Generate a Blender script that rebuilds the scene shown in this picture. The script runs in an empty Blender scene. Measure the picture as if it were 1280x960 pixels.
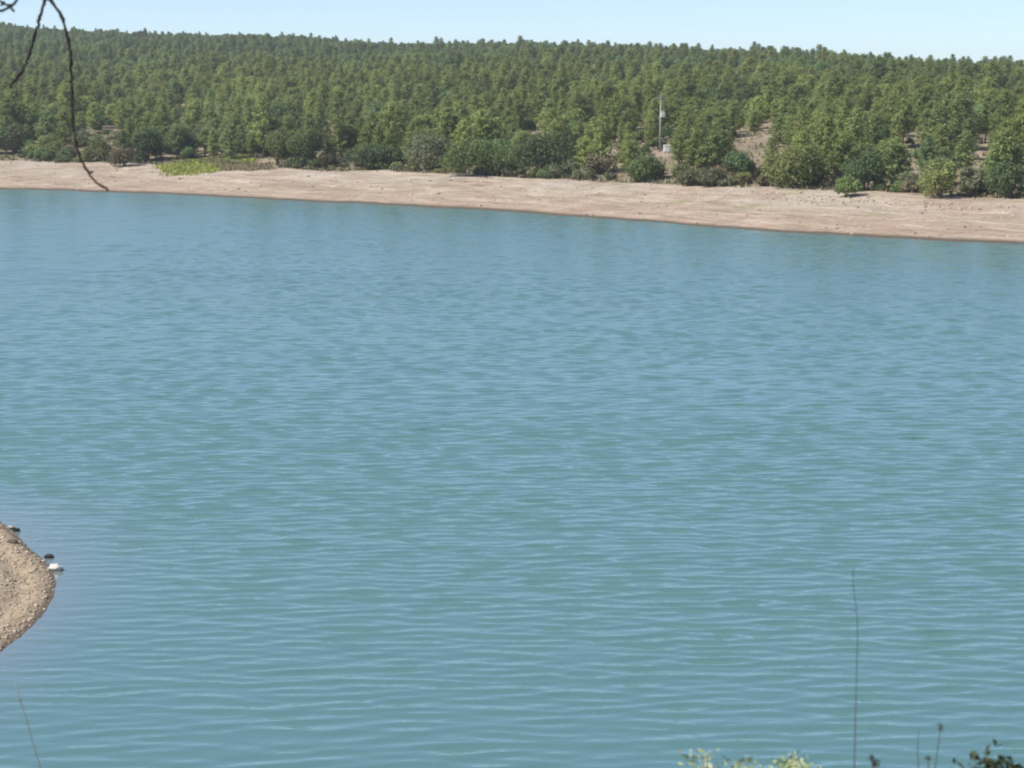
import bpy, math, random
import numpy as np
from mathutils import Vector, Matrix, noise as mnoise

R = math.radians
rng = np.random.default_rng(7)
random.seed(7)
SC = bpy.context.scene
COL = SC.collection

# ------------------------------------------------------------------ camera
FPX = 2300.0                      # focal length in pixels of a 1280 px wide picture
PITCH = math.atan(360 / FPX)
EYE = np.array([0.0, 0.0, 14.0])
cam_data = bpy.data.cameras.new('camera')
cam_data.sensor_width = 36.0
cam_data.lens = 36.0 * FPX / 1280.0
cam_data.clip_start = 0.05
cam_data.clip_end = 9000
cam_data.dof.use_dof = True            # focused on the far shore: what hangs close by is a little soft
cam_data.dof.focus_distance = 220
cam_data.dof.aperture_fstop = 12
cam = bpy.data.objects.new('camera', cam_data)
cam.location = EYE
cam.rotation_euler = (math.pi / 2 - PITCH, 0, 0)
COL.objects.link(cam)
SC.camera = cam

# ------------------------------------------------------------------ sky, sun, exposure
SUN_AZ, SUN_EL = R(-112), R(50)   # from the left, a little behind the viewer
world = bpy.data.worlds.new('World')
SC.world = world
world.use_nodes = True
wn = world.node_tree
wn.nodes.clear()
w_out = wn.nodes.new('ShaderNodeOutputWorld')
w_bg = wn.nodes.new('ShaderNodeBackground')
w_sky = wn.nodes.new('ShaderNodeTexSky')
w_sky.sky_type = 'NISHITA'
w_sky.sun_disc = False
w_sky.sun_elevation = SUN_EL
w_sky.sun_rotation = SUN_AZ % (2 * math.pi)
w_sky.altitude = 1500
w_sky.air_density = 0.75
w_sky.dust_density = 0.05
w_sky.ozone_density = 2.2
w_bg.inputs['Strength'].default_value = 0.118
wn.links.new(w_sky.outputs[0], w_bg.inputs['Color'])
wn.links.new(w_bg.outputs[0], w_out.inputs['Surface'])

sun_data = bpy.data.lights.new('sun', 'SUN')
sun_data.energy = 4.6
sun_data.angle = R(0.53)
sun_data.color = (1.0, 0.95, 0.87)
sun = bpy.data.objects.new('sun', sun_data)
sun_dir = Vector((math.sin(SUN_AZ) * math.cos(SUN_EL), math.cos(SUN_AZ) * math.cos(SUN_EL), math.sin(SUN_EL)))
sun.rotation_euler = sun_dir.to_track_quat('Z', 'Y').to_euler()
sun.location = (-60, -20, 120)
COL.objects.link(sun)

SC.view_settings.view_transform = 'Standard'
SC.view_settings.look = 'None'
SC.view_settings.gamma = 1
SC.view_settings.exposure = 0.45
SC.view_settings.use_curve_mapping = False
SC.render.engine = 'CYCLES'
SC.cycles.max_bounces = 6
SC.cycles.diffuse_bounces = 3
SC.cycles.glossy_bounces = 3
SC.cycles.transmission_bounces = 4
SC.cycles.use_denoising = True
SC.cycles.filter_width = 2.1

HAZE = 0.00021
# ------------------------------------------------------------------ picture <-> world
SP, CP = math.sin(PITCH), math.cos(PITCH)

def ray(px, py):
    dx, dy = (px - 640) / FPX, (480 - py) / FPX
    return np.array([dx, CP + dy * SP, -SP + dy * CP])

def on_level(px, py, z=0.0):
    d = ray(px, py)
    return EYE + d * ((z - EYE[2]) / d[2])

def at_depth(px, py, depth):
    return EYE + ray(px, py) * depth

def project(x, y, z):
    x, y, z = np.asarray(x, float), np.asarray(y, float), np.asarray(z, float) - EYE[2]
    dep = y * CP - z * SP
    up = y * SP + z * CP
    dep_s = np.where(dep > 0.1, dep, 0.1)
    return 640 + FPX * x / dep_s, 480 - FPX * up / dep_s, dep

# ------------------------------------------------------------------ object helpers
def tag(o, label=None, cat=None, group=None, kind=None):
    if label: o['label'] = label
    if cat: o['category'] = cat
    if group: o['group'] = group
    if kind: o['kind'] = kind
    return o

def empty(name, loc, rz=0.0, scale=(1, 1, 1)):
    o = bpy.data.objects.new(name, None)
    o.empty_display_size = 0.3
    o.location = loc
    o.rotation_euler = (0, 0, rz)
    o.scale = scale
    COL.objects.link(o)
    return o

def link(name, mesh, parent=None, loc=(0, 0, 0)):
    o = bpy.data.objects.new(name, mesh)
    o.location = loc
    if parent: o.parent = parent
    COL.objects.link(o)
    return o

def mesh_np(name, verts, faces, mat, smooth=False, attrs=None):
    """verts (n,3); faces: list of arrays (m,k)"""
    me = bpy.data.meshes.new(name)
    verts = np.asarray(verts, np.float32)
    if isinstance(faces, np.ndarray): faces = [faces]
    loops = np.concatenate([f.ravel() for f in faces]).astype(np.int32)
    tot = np.concatenate([np.full(len(f), f.shape[1]) for f in faces]).astype(np.int32)
    start = np.concatenate([[0], np.cumsum(tot)[:-1]]).astype(np.int32)
    me.vertices.add(len(verts)); me.vertices.foreach_set('co', verts.ravel())
    me.loops.add(len(loops)); me.loops.foreach_set('vertex_index', loops)
    me.polygons.add(len(tot))
    me.polygons.foreach_set('loop_start', start)
    me.polygons.foreach_set('loop_total', tot)
    if smooth:
        me.polygons.foreach_set('use_smooth', np.ones(len(tot), bool))
    me.update(calc_edges=True)
    me.validate()
    for k, v in (attrs or {}).items():
        a = me.attributes.new(k, 'FLOAT', 'POINT')
        a.data.foreach_set('value', np.asarray(v, np.float32).ravel())
    if mat: me.materials.append(mat)
    return me

def grid_faces(nu, nv):
    i = np.arange(nu * nv).reshape(nu, nv)
    return np.stack([i[:-1, :-1], i[1:, :-1], i[1:, 1:], i[:-1, 1:]], -1).reshape(-1, 4)

class MB:
    """collects solid pieces of one mesh"""
    def __init__(s): s.v = []; s.f = []; s.n = 0
    def add(s, v, f):
        s.v.append(np.asarray(v, float)); s.f += [[i + s.n for i in q] for q in f]; s.n += len(v)
    def box(s, c, h, rz=0.0, top=1.0):
        c = np.asarray(c, float); co, si = math.cos(rz), math.sin(rz); v = []
        for z in (-1, 1):
            k = top if z > 0 else 1
            for x, y in ((-1, -1), (1, -1), (1, 1), (-1, 1)):
                X, Y = x * h[0] * k, y * h[1] * k
                v.append(c + (X * co - Y * si, X * si + Y * co, z * h[2]))
        s.add(v, [[3, 2, 1, 0], [4, 5, 6, 7], [0, 1, 5, 4], [1, 2, 6, 5], [2, 3, 7, 6], [3, 0, 4, 7]])
    def tube(s, pts, rad, k=6, cap=True):
        pts = [Vector(p) for p in pts]; n = len(pts)
        if not hasattr(rad, '__len__'): rad = [rad] * n
        v = []; ref = None
        for i, p in enumerate(pts):
            t = (pts[min(i + 1, n - 1)] - pts[max(i - 1, 0)]).normalized()
            if ref is None:
                ref = t.cross(Vector((0.3, 0.9, 0.2))).normalized()
            a = (ref - t * ref.dot(t)).normalized(); ref = a
            b = t.cross(a)
            for j in range(k):
                w = 2 * math.pi * j / k
                v.append(p + (a * math.cos(w) + b * math.sin(w)) * rad[i])
        f = []
        for i in range(n - 1):
            for j in range(k):
                f.append([i * k + j, i * k + (j + 1) % k, (i + 1) * k + (j + 1) % k, (i + 1) * k + j])
        if cap:
            f.append(list(range(k))[::-1]); f.append([(n - 1) * k + j for j in range(k)])
        s.add([tuple(q) for q in v], f)
    def mesh(s, name, mat, smooth=False):
        me = bpy.data.meshes.new(name)
        me.from_pydata(np.concatenate(s.v).tolist(), [], s.f)
        if smooth:
            me.polygons.foreach_set('use_smooth', np.ones(len(me.polygons), bool))
        me.update()
        if mat: me.materials.append(mat)
        return me

# ------------------------------------------------------------------ material helpers
class NT:
    def __init__(s, name):
        s.m = bpy.data.materials.new(name); s.m.use_nodes = True
        s.t = s.m.node_tree; s.t.nodes.clear()
        s.out = s.n('ShaderNodeOutputMaterial')
    def n(s, typ, **kw):
        o = s.t.nodes.new(typ)
        for k, v in kw.items():
            if k.startswith('_'): setattr(o, k[1:], v)
            else: s.set(o.inputs[k.replace('__', ' ')], v)
        return o
    def set(s, inp, v):
        if hasattr(v, 'outputs'): v = v.outputs[0]
        if hasattr(v, 'links'): s.t.links.new(v, inp)
        else: inp.default_value = v
    def noise(s, vec, scale, detail=3, rough=0.55, dist=0.0):
        o = s.n('ShaderNodeTexNoise', Scale=scale, Detail=detail, Roughness=rough, Distortion=dist)
        if vec is not None: s.set(o.inputs['Vector'], vec)
        return o.outputs['Fac']
    def map(s, vec, scale=(1, 1, 1), rot=(0, 0, 0), loc=(0, 0, 0)):
        o = s.n('ShaderNodeMapping', Scale=scale, Rotation=rot, Location=loc)
        s.set(o.inputs['Vector'], vec); return o.outputs[0]
    def ramp(s, fac, stops):
        o = s.n('ShaderNodeValToRGB'); e = o.color_ramp.elements
        while len(e) > 1: e.remove(e[-1])
        e[0].position = stops[0][0]; e[0].color = (*stops[0][1], 1)
        for p, c in stops[1:]:
            q = e.new(p); q.color = (*c, 1)
        s.set(o.inputs['Fac'], fac); return o.outputs['Color']
    def mix(s, fac, a, b, mode='MIX'):
        o = s.n('ShaderNodeMix', _data_type='RGBA', _blend_type=mode)
        s.set(o.inputs[0], fac)
        for i, v in ((6, a), (7, b)):
            if isinstance(v, tuple) and len(v) == 3: v = (*v, 1)
            s.set(o.inputs[i], v)
        return o.outputs[2]
    def math(s, op, a, b=0.0, c=0.0, clamp=False):
        o = s.n('ShaderNodeMath', _operation=op, _use_clamp=clamp)
        s.set(o.inputs[0], a); s.set(o.inputs[1], b)
        if op in ('MULTIPLY_ADD',): s.set(o.inputs[2], c)
        return o.outputs[0]
    def rng(s, v, a, b, c=0.0, d=1.0):
        o = s.n('ShaderNodeMapRange'); o.clamp = True
        s.set(o.inputs[0], v)
        for i, q in enumerate((a, b, c, d)): s.set(o.inputs[i + 1], q)
        return o.outputs[0]
    def pos(s): return s.n('ShaderNodeNewGeometry').outputs['Position']
    def attr(s, name):
        return s.n('ShaderNodeAttribute', _attribute_name=name).outputs['Fac']
    def bump(s, h, strength=1.0, dist=1.0, normal=None):
        o = s.n('ShaderNodeBump', Strength=strength, Distance=dist); s.set(o.inputs['Height'], h)
        if normal is not None: s.set(o.inputs['Normal'], normal)
        return o.outputs[0]
    def bsdf(s, col, rough=0.9, normal=None, spec=0.2, **kw):
        if isinstance(col, tuple) and len(col) == 3: col = (*col, 1)
        o = s.n('ShaderNodeBsdfPrincipled', Roughness=rough)
        s.set(o.inputs['Base Color'], col)
        o.inputs['Specular IOR Level'].default_value = spec
        if normal is not None: s.set(o.inputs['Normal'], normal)
        for k, v in kw.items(): s.set(o.inputs[k.replace('__', ' ')], v)
        s.set(s.out.inputs['Surface'], o.outputs[0])
        return s.m

def leaf_material(name, dark, light, tint, tint_amt=0.6, transl=0.42, patch=0.014, blue=0.0):
    """leaf colour varies leaf by leaf, tree by tree and over the slope"""
    t = NT(name)
    geo = t.n('ShaderNodeNewGeometry'); oi = t.n('ShaderNodeObjectInfo')
    leafr = geo.outputs['Random Per Island']
    c = t.mix(leafr, dark, light)
    pn = t.noise(oi.outputs['Location'], patch, 2)
    f = t.rng(pn, 0.40, 0.60)
    f2 = t.math('MULTIPLY', t.math('ADD', t.math('MULTIPLY', oi.outputs['Random'], 0.6), t.math('MULTIPLY', f, 0.6)), tint_amt, clamp=True)
    c = t.mix(f2, c, t.mix(leafr, tuple(x * 0.72 for x in tint), tint))
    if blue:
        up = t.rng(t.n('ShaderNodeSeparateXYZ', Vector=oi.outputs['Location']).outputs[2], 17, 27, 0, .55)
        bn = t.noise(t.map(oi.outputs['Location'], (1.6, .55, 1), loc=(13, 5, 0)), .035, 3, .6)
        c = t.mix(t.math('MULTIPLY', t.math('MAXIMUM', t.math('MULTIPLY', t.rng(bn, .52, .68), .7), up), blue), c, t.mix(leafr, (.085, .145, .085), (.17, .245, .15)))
    hsv = t.n('ShaderNodeHueSaturation')
    t.set(hsv.inputs['Color'], c)
    r2 = t.n('ShaderNodeTexWhiteNoise'); t.set(r2.inputs['Vector'], oi.outputs['Location'])
    vn = t.noise(t.map(oi.outputs['Location'], (1, .5, 1), loc=(60, 9, 0)), .05, 3, .6)   # stands of lighter and darker trees
    t.set(hsv.inputs['Value'], t.math('MULTIPLY', t.rng(r2.outputs['Value'], 0, 1, .82, 1.18), t.rng(vn, .34, .66, .74, 1.20)))
    d = t.n('ShaderNodeBsdfPrincipled', Roughness=0.6)
    d.inputs['Specular IOR Level'].default_value = 0.18
    t.set(d.inputs['Base Color'], hsv.outputs[0])
    tr = t.n('ShaderNodeBsdfTranslucent'); t.set(tr.inputs['Color'], hsv.outputs[0])
    m = t.n('ShaderNodeMixShader'); m.inputs[0].default_value = transl
    t.t.links.new(d.outputs[0], m.inputs[1]); t.t.links.new(tr.outputs[0], m.inputs[2])
    t.set(t.out.inputs['Surface'], m.outputs[0])
    return t.m

M = {}
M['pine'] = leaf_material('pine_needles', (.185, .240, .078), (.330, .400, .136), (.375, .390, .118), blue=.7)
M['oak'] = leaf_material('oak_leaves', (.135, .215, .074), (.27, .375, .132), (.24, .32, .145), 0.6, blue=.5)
M['shrub_olive'] = leaf_material('olive_leaves', (.17, .20, .070), (.32, .35, .125), (.28, .28, .11), .4)
M['shrub_green'] = leaf_material('green_leaves', (.115, .17, .058), (.22, .285, .10), (.20, .235, .085), .3)
M['shrub_dark'] = leaf_material('dark_leaves', (.092, .140, .060), (.18, .24, .098), (.14, .185, .09), .4)
M['shrub_grey'] = leaf_material('grey_leaves', (.14, .16, .085), (.26, .28, .15), (.22, .22, .12), .4)
M['shrub_rust'] = leaf_material('rust_leaves', (.15, .13, .075), (.28, .24, .135), (.23, .20, .10), .4)

def bark(name, a, b, sc=6):
    t = NT(name); p = t.map(t.n('ShaderNodeTexCoord').outputs['Object'], (1, 1, .25))
    h = t.noise(p, sc, 5, .7)
    return t.bsdf(t.ramp(h, [(.3, a), (.7, b)]), .9, t.bump(h, .6, .03))
M['bark'] = bark('pine_bark', (.09, .066, .05), (.20, .155, .12))
M['bark_dark'] = bark('twig_bark', (.012, .010, .010), (.05, .038, .032), 60)
M['bark_pale'] = bark('twig_bark_pale', (.11, .09, .09), (.22, .19, .18), 60)

# ------------------------------------------------------------------ the far shore and its hill
SHORE_PX = [(0, 236), (70, 237.5), (135, 240), (230, 244), (300, 248), (450, 254), (600, 262.5), (800, 277), (1000, 291), (1280, 306.5)]
SH = np.array([on_level(*p)[:2] for p in SHORE_PX])
SH_X = np.concatenate([[-900, -420, -180], SH[:, 0], [105, 220, 900]])
SH_Y = np.concatenate([[440, 370, 305], SH[:, 1], [134, 75, -60]])

def shore_y(x):
    x = np.asarray(x, float)
    w = 0.9 * np.sin(x * .13 + 1) + .5 * np.sin(x * .37 + 2) + .35 * np.sin(x * .83) + .2 * np.sin(x * 2.1 + 2)
    return np.interp(x, SH_X, SH_Y) + w
CA = 0.77

def lumps(x, y, f, seed=0.0):
    return (np.sin(x * f + 1.3 + seed) * np.cos(y * f * 1.13 + .4 + seed) + .55 * np.sin(x * f * 2.3 + y * f * 1.7 + seed * 2)
            + .3 * np.sin(x * f * 4.1 - y * f * 3.7 + 2 + seed))

D_TOP = 29.5
def hill_h(x, d):
    x = np.asarray(x, float); d = np.asarray(d, float)
    y = shore_y(x) + d / CA
    beach = np.interp(d, [-30, -6, 0, 3.3, 10, 17.5, D_TOP], [-5, -.7, 0, .37, .93, 1.6, 2.75])
    beach = beach + np.where(d > 1, .055 * np.sin(d * 1.6 + .9 * np.sin(x * .14) + .5 * np.sin(x * .41)) * np.clip((d - 1) / 5, 0, 1), 0) \
        + .16 * lumps(x, y, .22) * np.clip(d / 6, 0, 1)
    ridge = 34.4 - .055 * np.clip(x, -480, 480) + 1.2 * lumps(x, x * 0, .016)
    tt = np.clip((d - D_TOP) / 473, 0, 1)
    s = 1 - (1 - tt) ** 1.35
    h = beach + np.where(d > D_TOP, (ridge - 2.75) * s + 1.0 * lumps(x, y, .021) * np.clip((d - D_TOP) / 40, 0, 1) * (1 - .6 * tt), 0)
    fall = np.clip((d - 505) / 400, 0, 1)
    return h - np.where(d > 505, fall * fall * (ridge + 9), 0)

def hill_z(x, y):
    return hill_h(x, (np.asarray(y, float) - shore_y(x)) * CA)

def hit_hill(px, py):
    d = ray(px, py)
    last = 130.0
    for s in np.arange(130, 1200, 1.0):
        p = EYE + d * s
        if p[1] > shore_y(p[0]) - 3 and p[2] < max(hill_z(p[0], p[1]), 0):
            for q in np.linspace(last, s, 14):
                p = EYE + d * q
                if p[2] < max(hill_z(p[0], p[1]), 0): return p
        last = s
    return EYE + d * 900

# beach material: bands that follow the old water levels
t = NT('beach_soil')
p = t.pos(); ds = t.attr('shore_distance')
band_v = t.n('ShaderNodeCombineXYZ'); sx = t.n('ShaderNodeSeparateXYZ'); t.set(sx.inputs[0], p)
t.set(band_v.inputs[0], t.math('MULTIPLY', sx.outputs[0], .085)); t.set(band_v.inputs[1], t.math('MULTIPLY', ds, .55))
bands = t.noise(band_v.outputs[0], 1.6, 5, .62, .4)
c = t.ramp(bands, [(.30, (.22, .165, .12)), (.42, (.40, .31, .235)), (.56, (.49, .39, .30)), (.70, (.62, .53, .42))])
red = t.math('MULTIPLY', t.rng(ds, 12, 2), t.rng(t.noise(p, .09, 3), .42, .62))
c = t.mix(t.math('MULTIPLY', red, .35), c, (.46, .30, .225))
grey = t.math('MULTIPLY', t.rng(ds, 13, 22), t.rng(t.noise(p, .07, 3), .40, .62))
c = t.mix(t.math('MULTIPLY', grey, .65), c, (.50, .455, .385))
clod = t.noise(t.map(p, (.6, 1, 1), loc=(3, 17, 0)), .30, 5, .68)
c = t.mix(t.math('MULTIPLY', t.rng(clod, .52, .64), .55), c, (.31, .235, .175))
c = t.mix(t.math('MULTIPLY', t.rng(clod, .44, .34), .5), c, (.60, .52, .42))
weed = t.rng(t.noise(t.map(p, loc=(31, 7, 0)), .12, 4, .65), .58, .68)
c = t.mix(t.math('MULTIPLY', weed, .6), c, (.30, .28, .15))
spk = t.noise(p, 1.6, 5, .7)
c = t.mix(t.rng(spk, .35, .70), t.mix(1.0, c, (.72, .70, .68), 'MULTIPLY'), c)
stone = t.rng(t.noise(t.map(p, loc=(5, 3, 9)), 2.4, 2), .66, .72)
c = t.mix(t.math('MULTIPLY', stone, .6), c, (.60, .54, .46))
c = t.mix(t.rng(ds, 2.2, .9), c, (.12, .095, .07))          # wet rim
M['beach'] = t.bsdf(c, .95, t.bump(t.noise(p, 2.0, 6, .7), .8, .25), .1)

t = NT('hill_soil')
p = t.pos()
n1 = t.noise(p, .05, 5, .65); n2 = t.noise(p, .6, 5, .7)
c = t.ramp(n1, [(.35, (.14, .11, .085)), (.5, (.24, .18, .14)), (.65, (.42, .325, .25))])
c = t.mix(t.rng(n2, .4, .65), c, (.24, .22, .12))
M['hill'] = t.bsdf(c, .95, t.bump(n2, .8, .4), .1)

bx = np.arange(-330, 260, .8); bd = np.concatenate([np.arange(-8, 4, .4), np.arange(4, D_TOP + 3.01, .5)])
X, D = np.meshgrid(bx, bd, indexing='ij')
Y = shore_y(X) + D / CA
Z = hill_h(X, D) - np.where(D > D_TOP, .35 * (D - D_TOP), 0)
bm_ = mesh_np('beach', np.stack([X, Y, Z], -1).reshape(-1, 3), grid_faces(len(bx), len(bd)), M['beach'], True, {'shore_distance': D})
o = link('beach', bm_); tag(o, 'pale pinkish strip of bare earth along the far waterline', kind='structure')

hx = np.concatenate([np.arange(-1500, -330, 30), np.arange(-330, 330, 3), np.arange(330, 1500, 30)])
hd = np.concatenate([np.arange(D_TOP - 1.2, 130, 2.0), np.arange(130, 480, 6), np.arange(480, 1010, 20)])
X, D = np.meshgrid(hx, hd, indexing='ij')
Y = shore_y(X) + D / CA
Z = hill_h(X, D) - np.where(D < D_TOP, .12, 0)
o = link('hill', mesh_np('hill', np.stack([X, Y, Z], -1).reshape(-1, 3), grid_faces(len(hx), len(hd)), M['hill'], True))
tag(o, 'wooded hillside rising behind the far shore', kind='structure')

# ------------------------------------------------------------------ the near bank with its gravel point
NEAR = np.array([(900, -60), (300, 4), (120, 20), (50, 26), (20, 28.4), (0, 28.8), (-8.5, 28.8), (-11.8, 31), (-14.2, 36), (-14.3, 40)]
                + [tuple(on_level(*q)[:2]) for q in ((0, 815), (30, 792), (52, 771), (66, 748), (70, 730), (66, 712), (52, 697), (40, 689), (24, 672), (12, 661), (-6, 647))]
                + [(-20.6, 62.5), (-29, 68), (-55, 80), (-105, 90), (-250, 78), (-900, 20)])

def near_d(x, y):
    """signed distance to the near waterline, positive on land"""
    x = np.asarray(x, float); y = np.asarray(y, float)
    best = np.full(x.shape, 1e9)
    inside = np.zeros(x.shape, bool)
    for a, b in zip(NEAR[:-1], NEAR[1:]):
        e = b - a
        tt = np.clip(((x - a[0]) * e[0] + (y - a[1]) * e[1]) / (e @ e), 0, 1)
        best = np.minimum(best, np.hypot(x - a[0] - tt * e[0], y - a[1] - tt * e[1]))
    P = np.vstack([NEAR, [(-900, -900), (900, -900)]])
    for a, b in zip(P, np.roll(P, -1, 0)):
        cond = ((a[1] > y) != (b[1] > y))
        with np.errstate(divide='ignore', invalid='ignore'):
            xi = (b[0] - a[0]) * (y - a[1]) / (b[1] - a[1]) + a[0]
        inside ^= cond & (x < xi)
    return np.where(inside, best, -best)

def bank_z(x, y):
    x = np.asarray(x, float); y = np.asarray(y, float)
    d = near_d(x, y)
    steep = np.interp(d, [-40, -6, 0, 1, 24.8, 28.8, 31, 60, 400], [-4.5, -2.4, 0, .45, 12.1, 12.32, 12.36, 13.5, 22])
    gentle = np.interp(d, [-40, -6, 0, .5, 6, 14, 40, 400], [-4.5, -.8, 0, .08, .55, 2.2, 13.2, 24])
    w = np.clip((x + 14) / 4.4, 0, 1) * np.clip((43.7 - y) / 7.7, 0, 1)
    w = w * w * (3 - 2 * w)
    z = steep * w + gentle * (1 - w)
    ter = .05 * np.sin(d * 5.0 + .5 * np.sin(y * .9)) * np.clip((d - .2) / .8, 0, 1) * (1 - w)
    return z + ter + np.where(d > .3, .05 * lumps(x, y, 1.1) * np.clip(d / 4, 0, 1), 0)

t = NT('bank_soil')
p = t.pos(); ds = t.attr('shore_distance')
n1 = t.noise(p, 1.4, 6, .7); n2 = t.noise(p, 9, 5, .75)
c = t.ramp(n1, [(.30, (.35, .27, .185)), (.50, (.49, .39, .275)), (.70, (.59, .49, .355))])
c = t.mix(t.rng(n2, .35, .62), t.mix(1.0, c, (.55, .53, .50), 'MULTIPLY'), c)
bnd = t.noise(t.n('ShaderNodeCombineXYZ', X=t.math('MULTIPLY', ds, 1.0), Y=t.math('MULTIPLY', n1, .6)), 2.6, 3)
c = t.mix(t.rng(bnd, .56, .66), c, (.22, .175, .13))
c = t.mix(t.math('MULTIPLY', t.rng(ds, 9, 14), t.rng(t.noise(p, .8, 4), .42, .55)), c, (.16, .17, .06))
c = t.mix(t.rng(ds, .34, .10), c, (.14, .11, .085))
M['bank'] = t.bsdf(c, .95, t.bump(n2, .9, .05, t.bump(n1, .7, .2)), .15)

fine_x = np.arange(-25, -11.7, .11); gx = np.concatenate([np.arange(-300, -60, 12), np.arange(-60, -25.3, 1.2), fine_x, np.arange(-11.4, 40, .6), np.arange(40, 300, 12)])
gy = np.concatenate([np.arange(-240, -12, 12), np.arange(-12, 40, .6), np.arange(40, 65, .14), np.arange(65, 96, .8)])
X, Y = np.meshgrid(gx, gy, indexing='ij')
Dn = near_d(X, Y)
Z = bank_z(X, Y)
F = grid_faces(len(gx), len(gy))
keep = (Dn.reshape(-1)[F] > -5).any(1)
F = F[keep]; used = np.unique(F); remap = -np.ones(X.size, int); remap[used] = np.arange(len(used))
V = np.stack([X, Y, Z], -1).reshape(-1, 3)[used]
o = link('bank', mesh_np('bank', V, remap[F], M['bank'], True, {'shore_distance': Dn.reshape(-1)[used]}))
tag(o, 'gravelly point of bare earth reaching into the water', kind='structure')

# one sheet under everything out to the horizon
t = NT('ground_soil'); n1 = t.noise(t.pos(), .02, 4)
M['ground'] = t.bsdf(t.ramp(n1, [(.3, (.12, .10, .07)), (.7, (.22, .19, .13))]), .95)
S = 3000
o = link('ground', mesh_np('ground', [(-S, -S, -6), (S, -S, -6), (S, S, -6), (-S, S, -6)], np.array([[0, 1, 2, 3]]), M['ground']))
tag(o, kind='structure')

# ------------------------------------------------------------------ water
t = NT('lake_water')
p = t.pos()
gust = t.noise(t.map(p, (.45, 1, 1), (0, 0, R(-14))), .022, 4, .6, .3)
gust2 = t.noise(t.map(p, (.5, 1, 1), loc=(40, 3, 0)), .12, 3)
amp = t.math('MULTIPLY', t.rng(gust, .35, .65, .65, 1.25), t.rng(gust2, .3, .7, .75, 1.2))
far = t.attr('far')
w1 = t.noise(t.map(p, (.30, 1.0, 1), (0, 0, R(4))), 1.7, 2, .5, .35)
w2 = t.noise(t.map(p, (.36, 1.0, 1), (0, 0, R(-9)), (7, 3, 0)), 3.4, 2, .5, .3)
w3 = t.noise(t.map(p, (.55, 1.0, 1), (0, 0, R(14)), (1, 9, 0)), 8.0, 2, .55, .2)
h = t.math('ADD', t.math('MULTIPLY', t.math('MULTIPLY', w1, far), .05), t.math('ADD', t.math('MULTIPLY', w2, .018), t.math('MULTIPLY', w3, .005)))
h = t.math('MULTIPLY', h, amp)
nb = t.bump(h, 1.0, 1.0)
sh = t.attr('shallow')
c = t.mix(sh, (.096, .205, .190), (.22, .215, .235))
c = t.mix(t.rng(gust, .40, .62, 0, .35), c, (.100, .212, .174))
M['water'] = t.bsdf(c, t.rng(far, 0, 1, .035, .17), nb, .5, IOR=3.6)
wx = np.concatenate([np.linspace(-2400, -330, 8), np.arange(-320, -90, 10), np.arange(-90, -34, 1.0), np.arange(-34, 34, .32), np.arange(34, 90, 1.0), np.arange(90, 320, 10), np.linspace(330, 2400, 8)])
wy = np.concatenate([np.linspace(-2000, -50, 6), np.arange(-40, 28, 4), np.arange(28, 80, .09), np.arange(80, 150, .17), np.arange(150, 300, .32), np.arange(302, 480, 12), np.linspace(500, 1500, 6)])
X, Y = np.meshgrid(wx, wy, indexing='ij')
lmin = np.interp(Y, [-60, 20, 40, 80, 150, 290, 310, 2000], [9, .5, .27, .29, .40, .60, 30, 500]); dxl = np.interp(np.abs(X), [28, 42, 84, 98, 3000], [.34, 1.0, 1.0, 10, 300])
LEAN = 2.1
gustm = 1 + .26 * lumps(X * .5, Y, .055, 1.0) + .15 * lumps(X * .5, Y, .21, 3.0)
Z = np.zeros(X.shape); HX = np.zeros(X.shape); HY = np.zeros(X.shape)
wr = np.random.default_rng(3)
for i in range(84):
    lam = float(np.exp(wr.normal(math.log(.56), .31))); lam = min(max(lam, .34), 2.4)
    th = wr.normal(R(2), R(16)); kk = 2 * math.pi / lam
    slope = .0235 * min(1.0, (lam / .45)) * (1.0 if lam < 1.7 else .6)
    ax_, ay_ = kk * math.sin(th), kk * math.cos(th)
    vis = np.clip((lam / lmin - 1) / .8, 0, 1) * np.clip((2 * math.pi / (abs(ax_) + 1e-6) / dxl - 2.4) / 1.5, 0, 1)
    ph = ax_ * X + ay_ * Y + wr.uniform(0, 6.283); am = slope / kk * vis
    Z += am * np.sin(ph); q_ = .8 * am * np.cos(ph); HX += math.sin(th) * q_; HY += math.cos(th) * q_
Dn = np.where((np.abs(X) < 310) & (np.abs(Y) < 310), near_d(X, Y), -99)
calm = np.clip(-Dn / 3.5, .12, 1)
gm = (.45 + .95 * np.tanh(.9 * np.clip(gustm, .1, 2.2))) * .95 * calm
Z *= gm; HX *= gm; HY *= gm
# sharp crests that lean towards the near bank, as wind waves do
WX, WY = X + HX, Y + HY - LEAN * Z
shallow = np.exp(np.minimum(Dn + .1, 0) / 1.7) * .75 * np.clip((-9.6 - X) / 3.7, 0, 1)
farv = np.clip((Y - 60) / 110, 0, 1)
o = link('water', mesh_np('water', np.stack([WX, WY, Z], -1).reshape(-1, 3), grid_faces(len(wx), len(wy)), M['water'], True, {'shallow': shallow, 'far': farv}))
tag(o, 'rippled blue green water of the lake', kind='structure')

# ------------------------------------------------------------------ foliage builders
def leaf_quads(c, nrm, size, asp=1.5, jitter=.6):
    """quads at centres c facing about nrm; size (n,)"""
    n = len(c)
    nr = nrm + rng.normal(0, jitter, (n, 3)); nr /= np.linalg.norm(nr, axis=1, keepdims=True) + 1e-9
    a = np.cross(nr, rng.normal(0, 1, (n, 3))); a /= np.linalg.norm(a, axis=1, keepdims=True) + 1e-9
    b = np.cross(nr, a)
    s = size[:, None] * .5
    k = rng.uniform(.35, 1.0, (n, 1))
    v = np.stack([c - a * s * asp, c - b * s * k + a * s * .1, c + a * s * asp, c + b * s * k - a * s * .15], 1)
    return v.reshape(-1, 3), np.arange(4 * n).reshape(n, 4)

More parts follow.
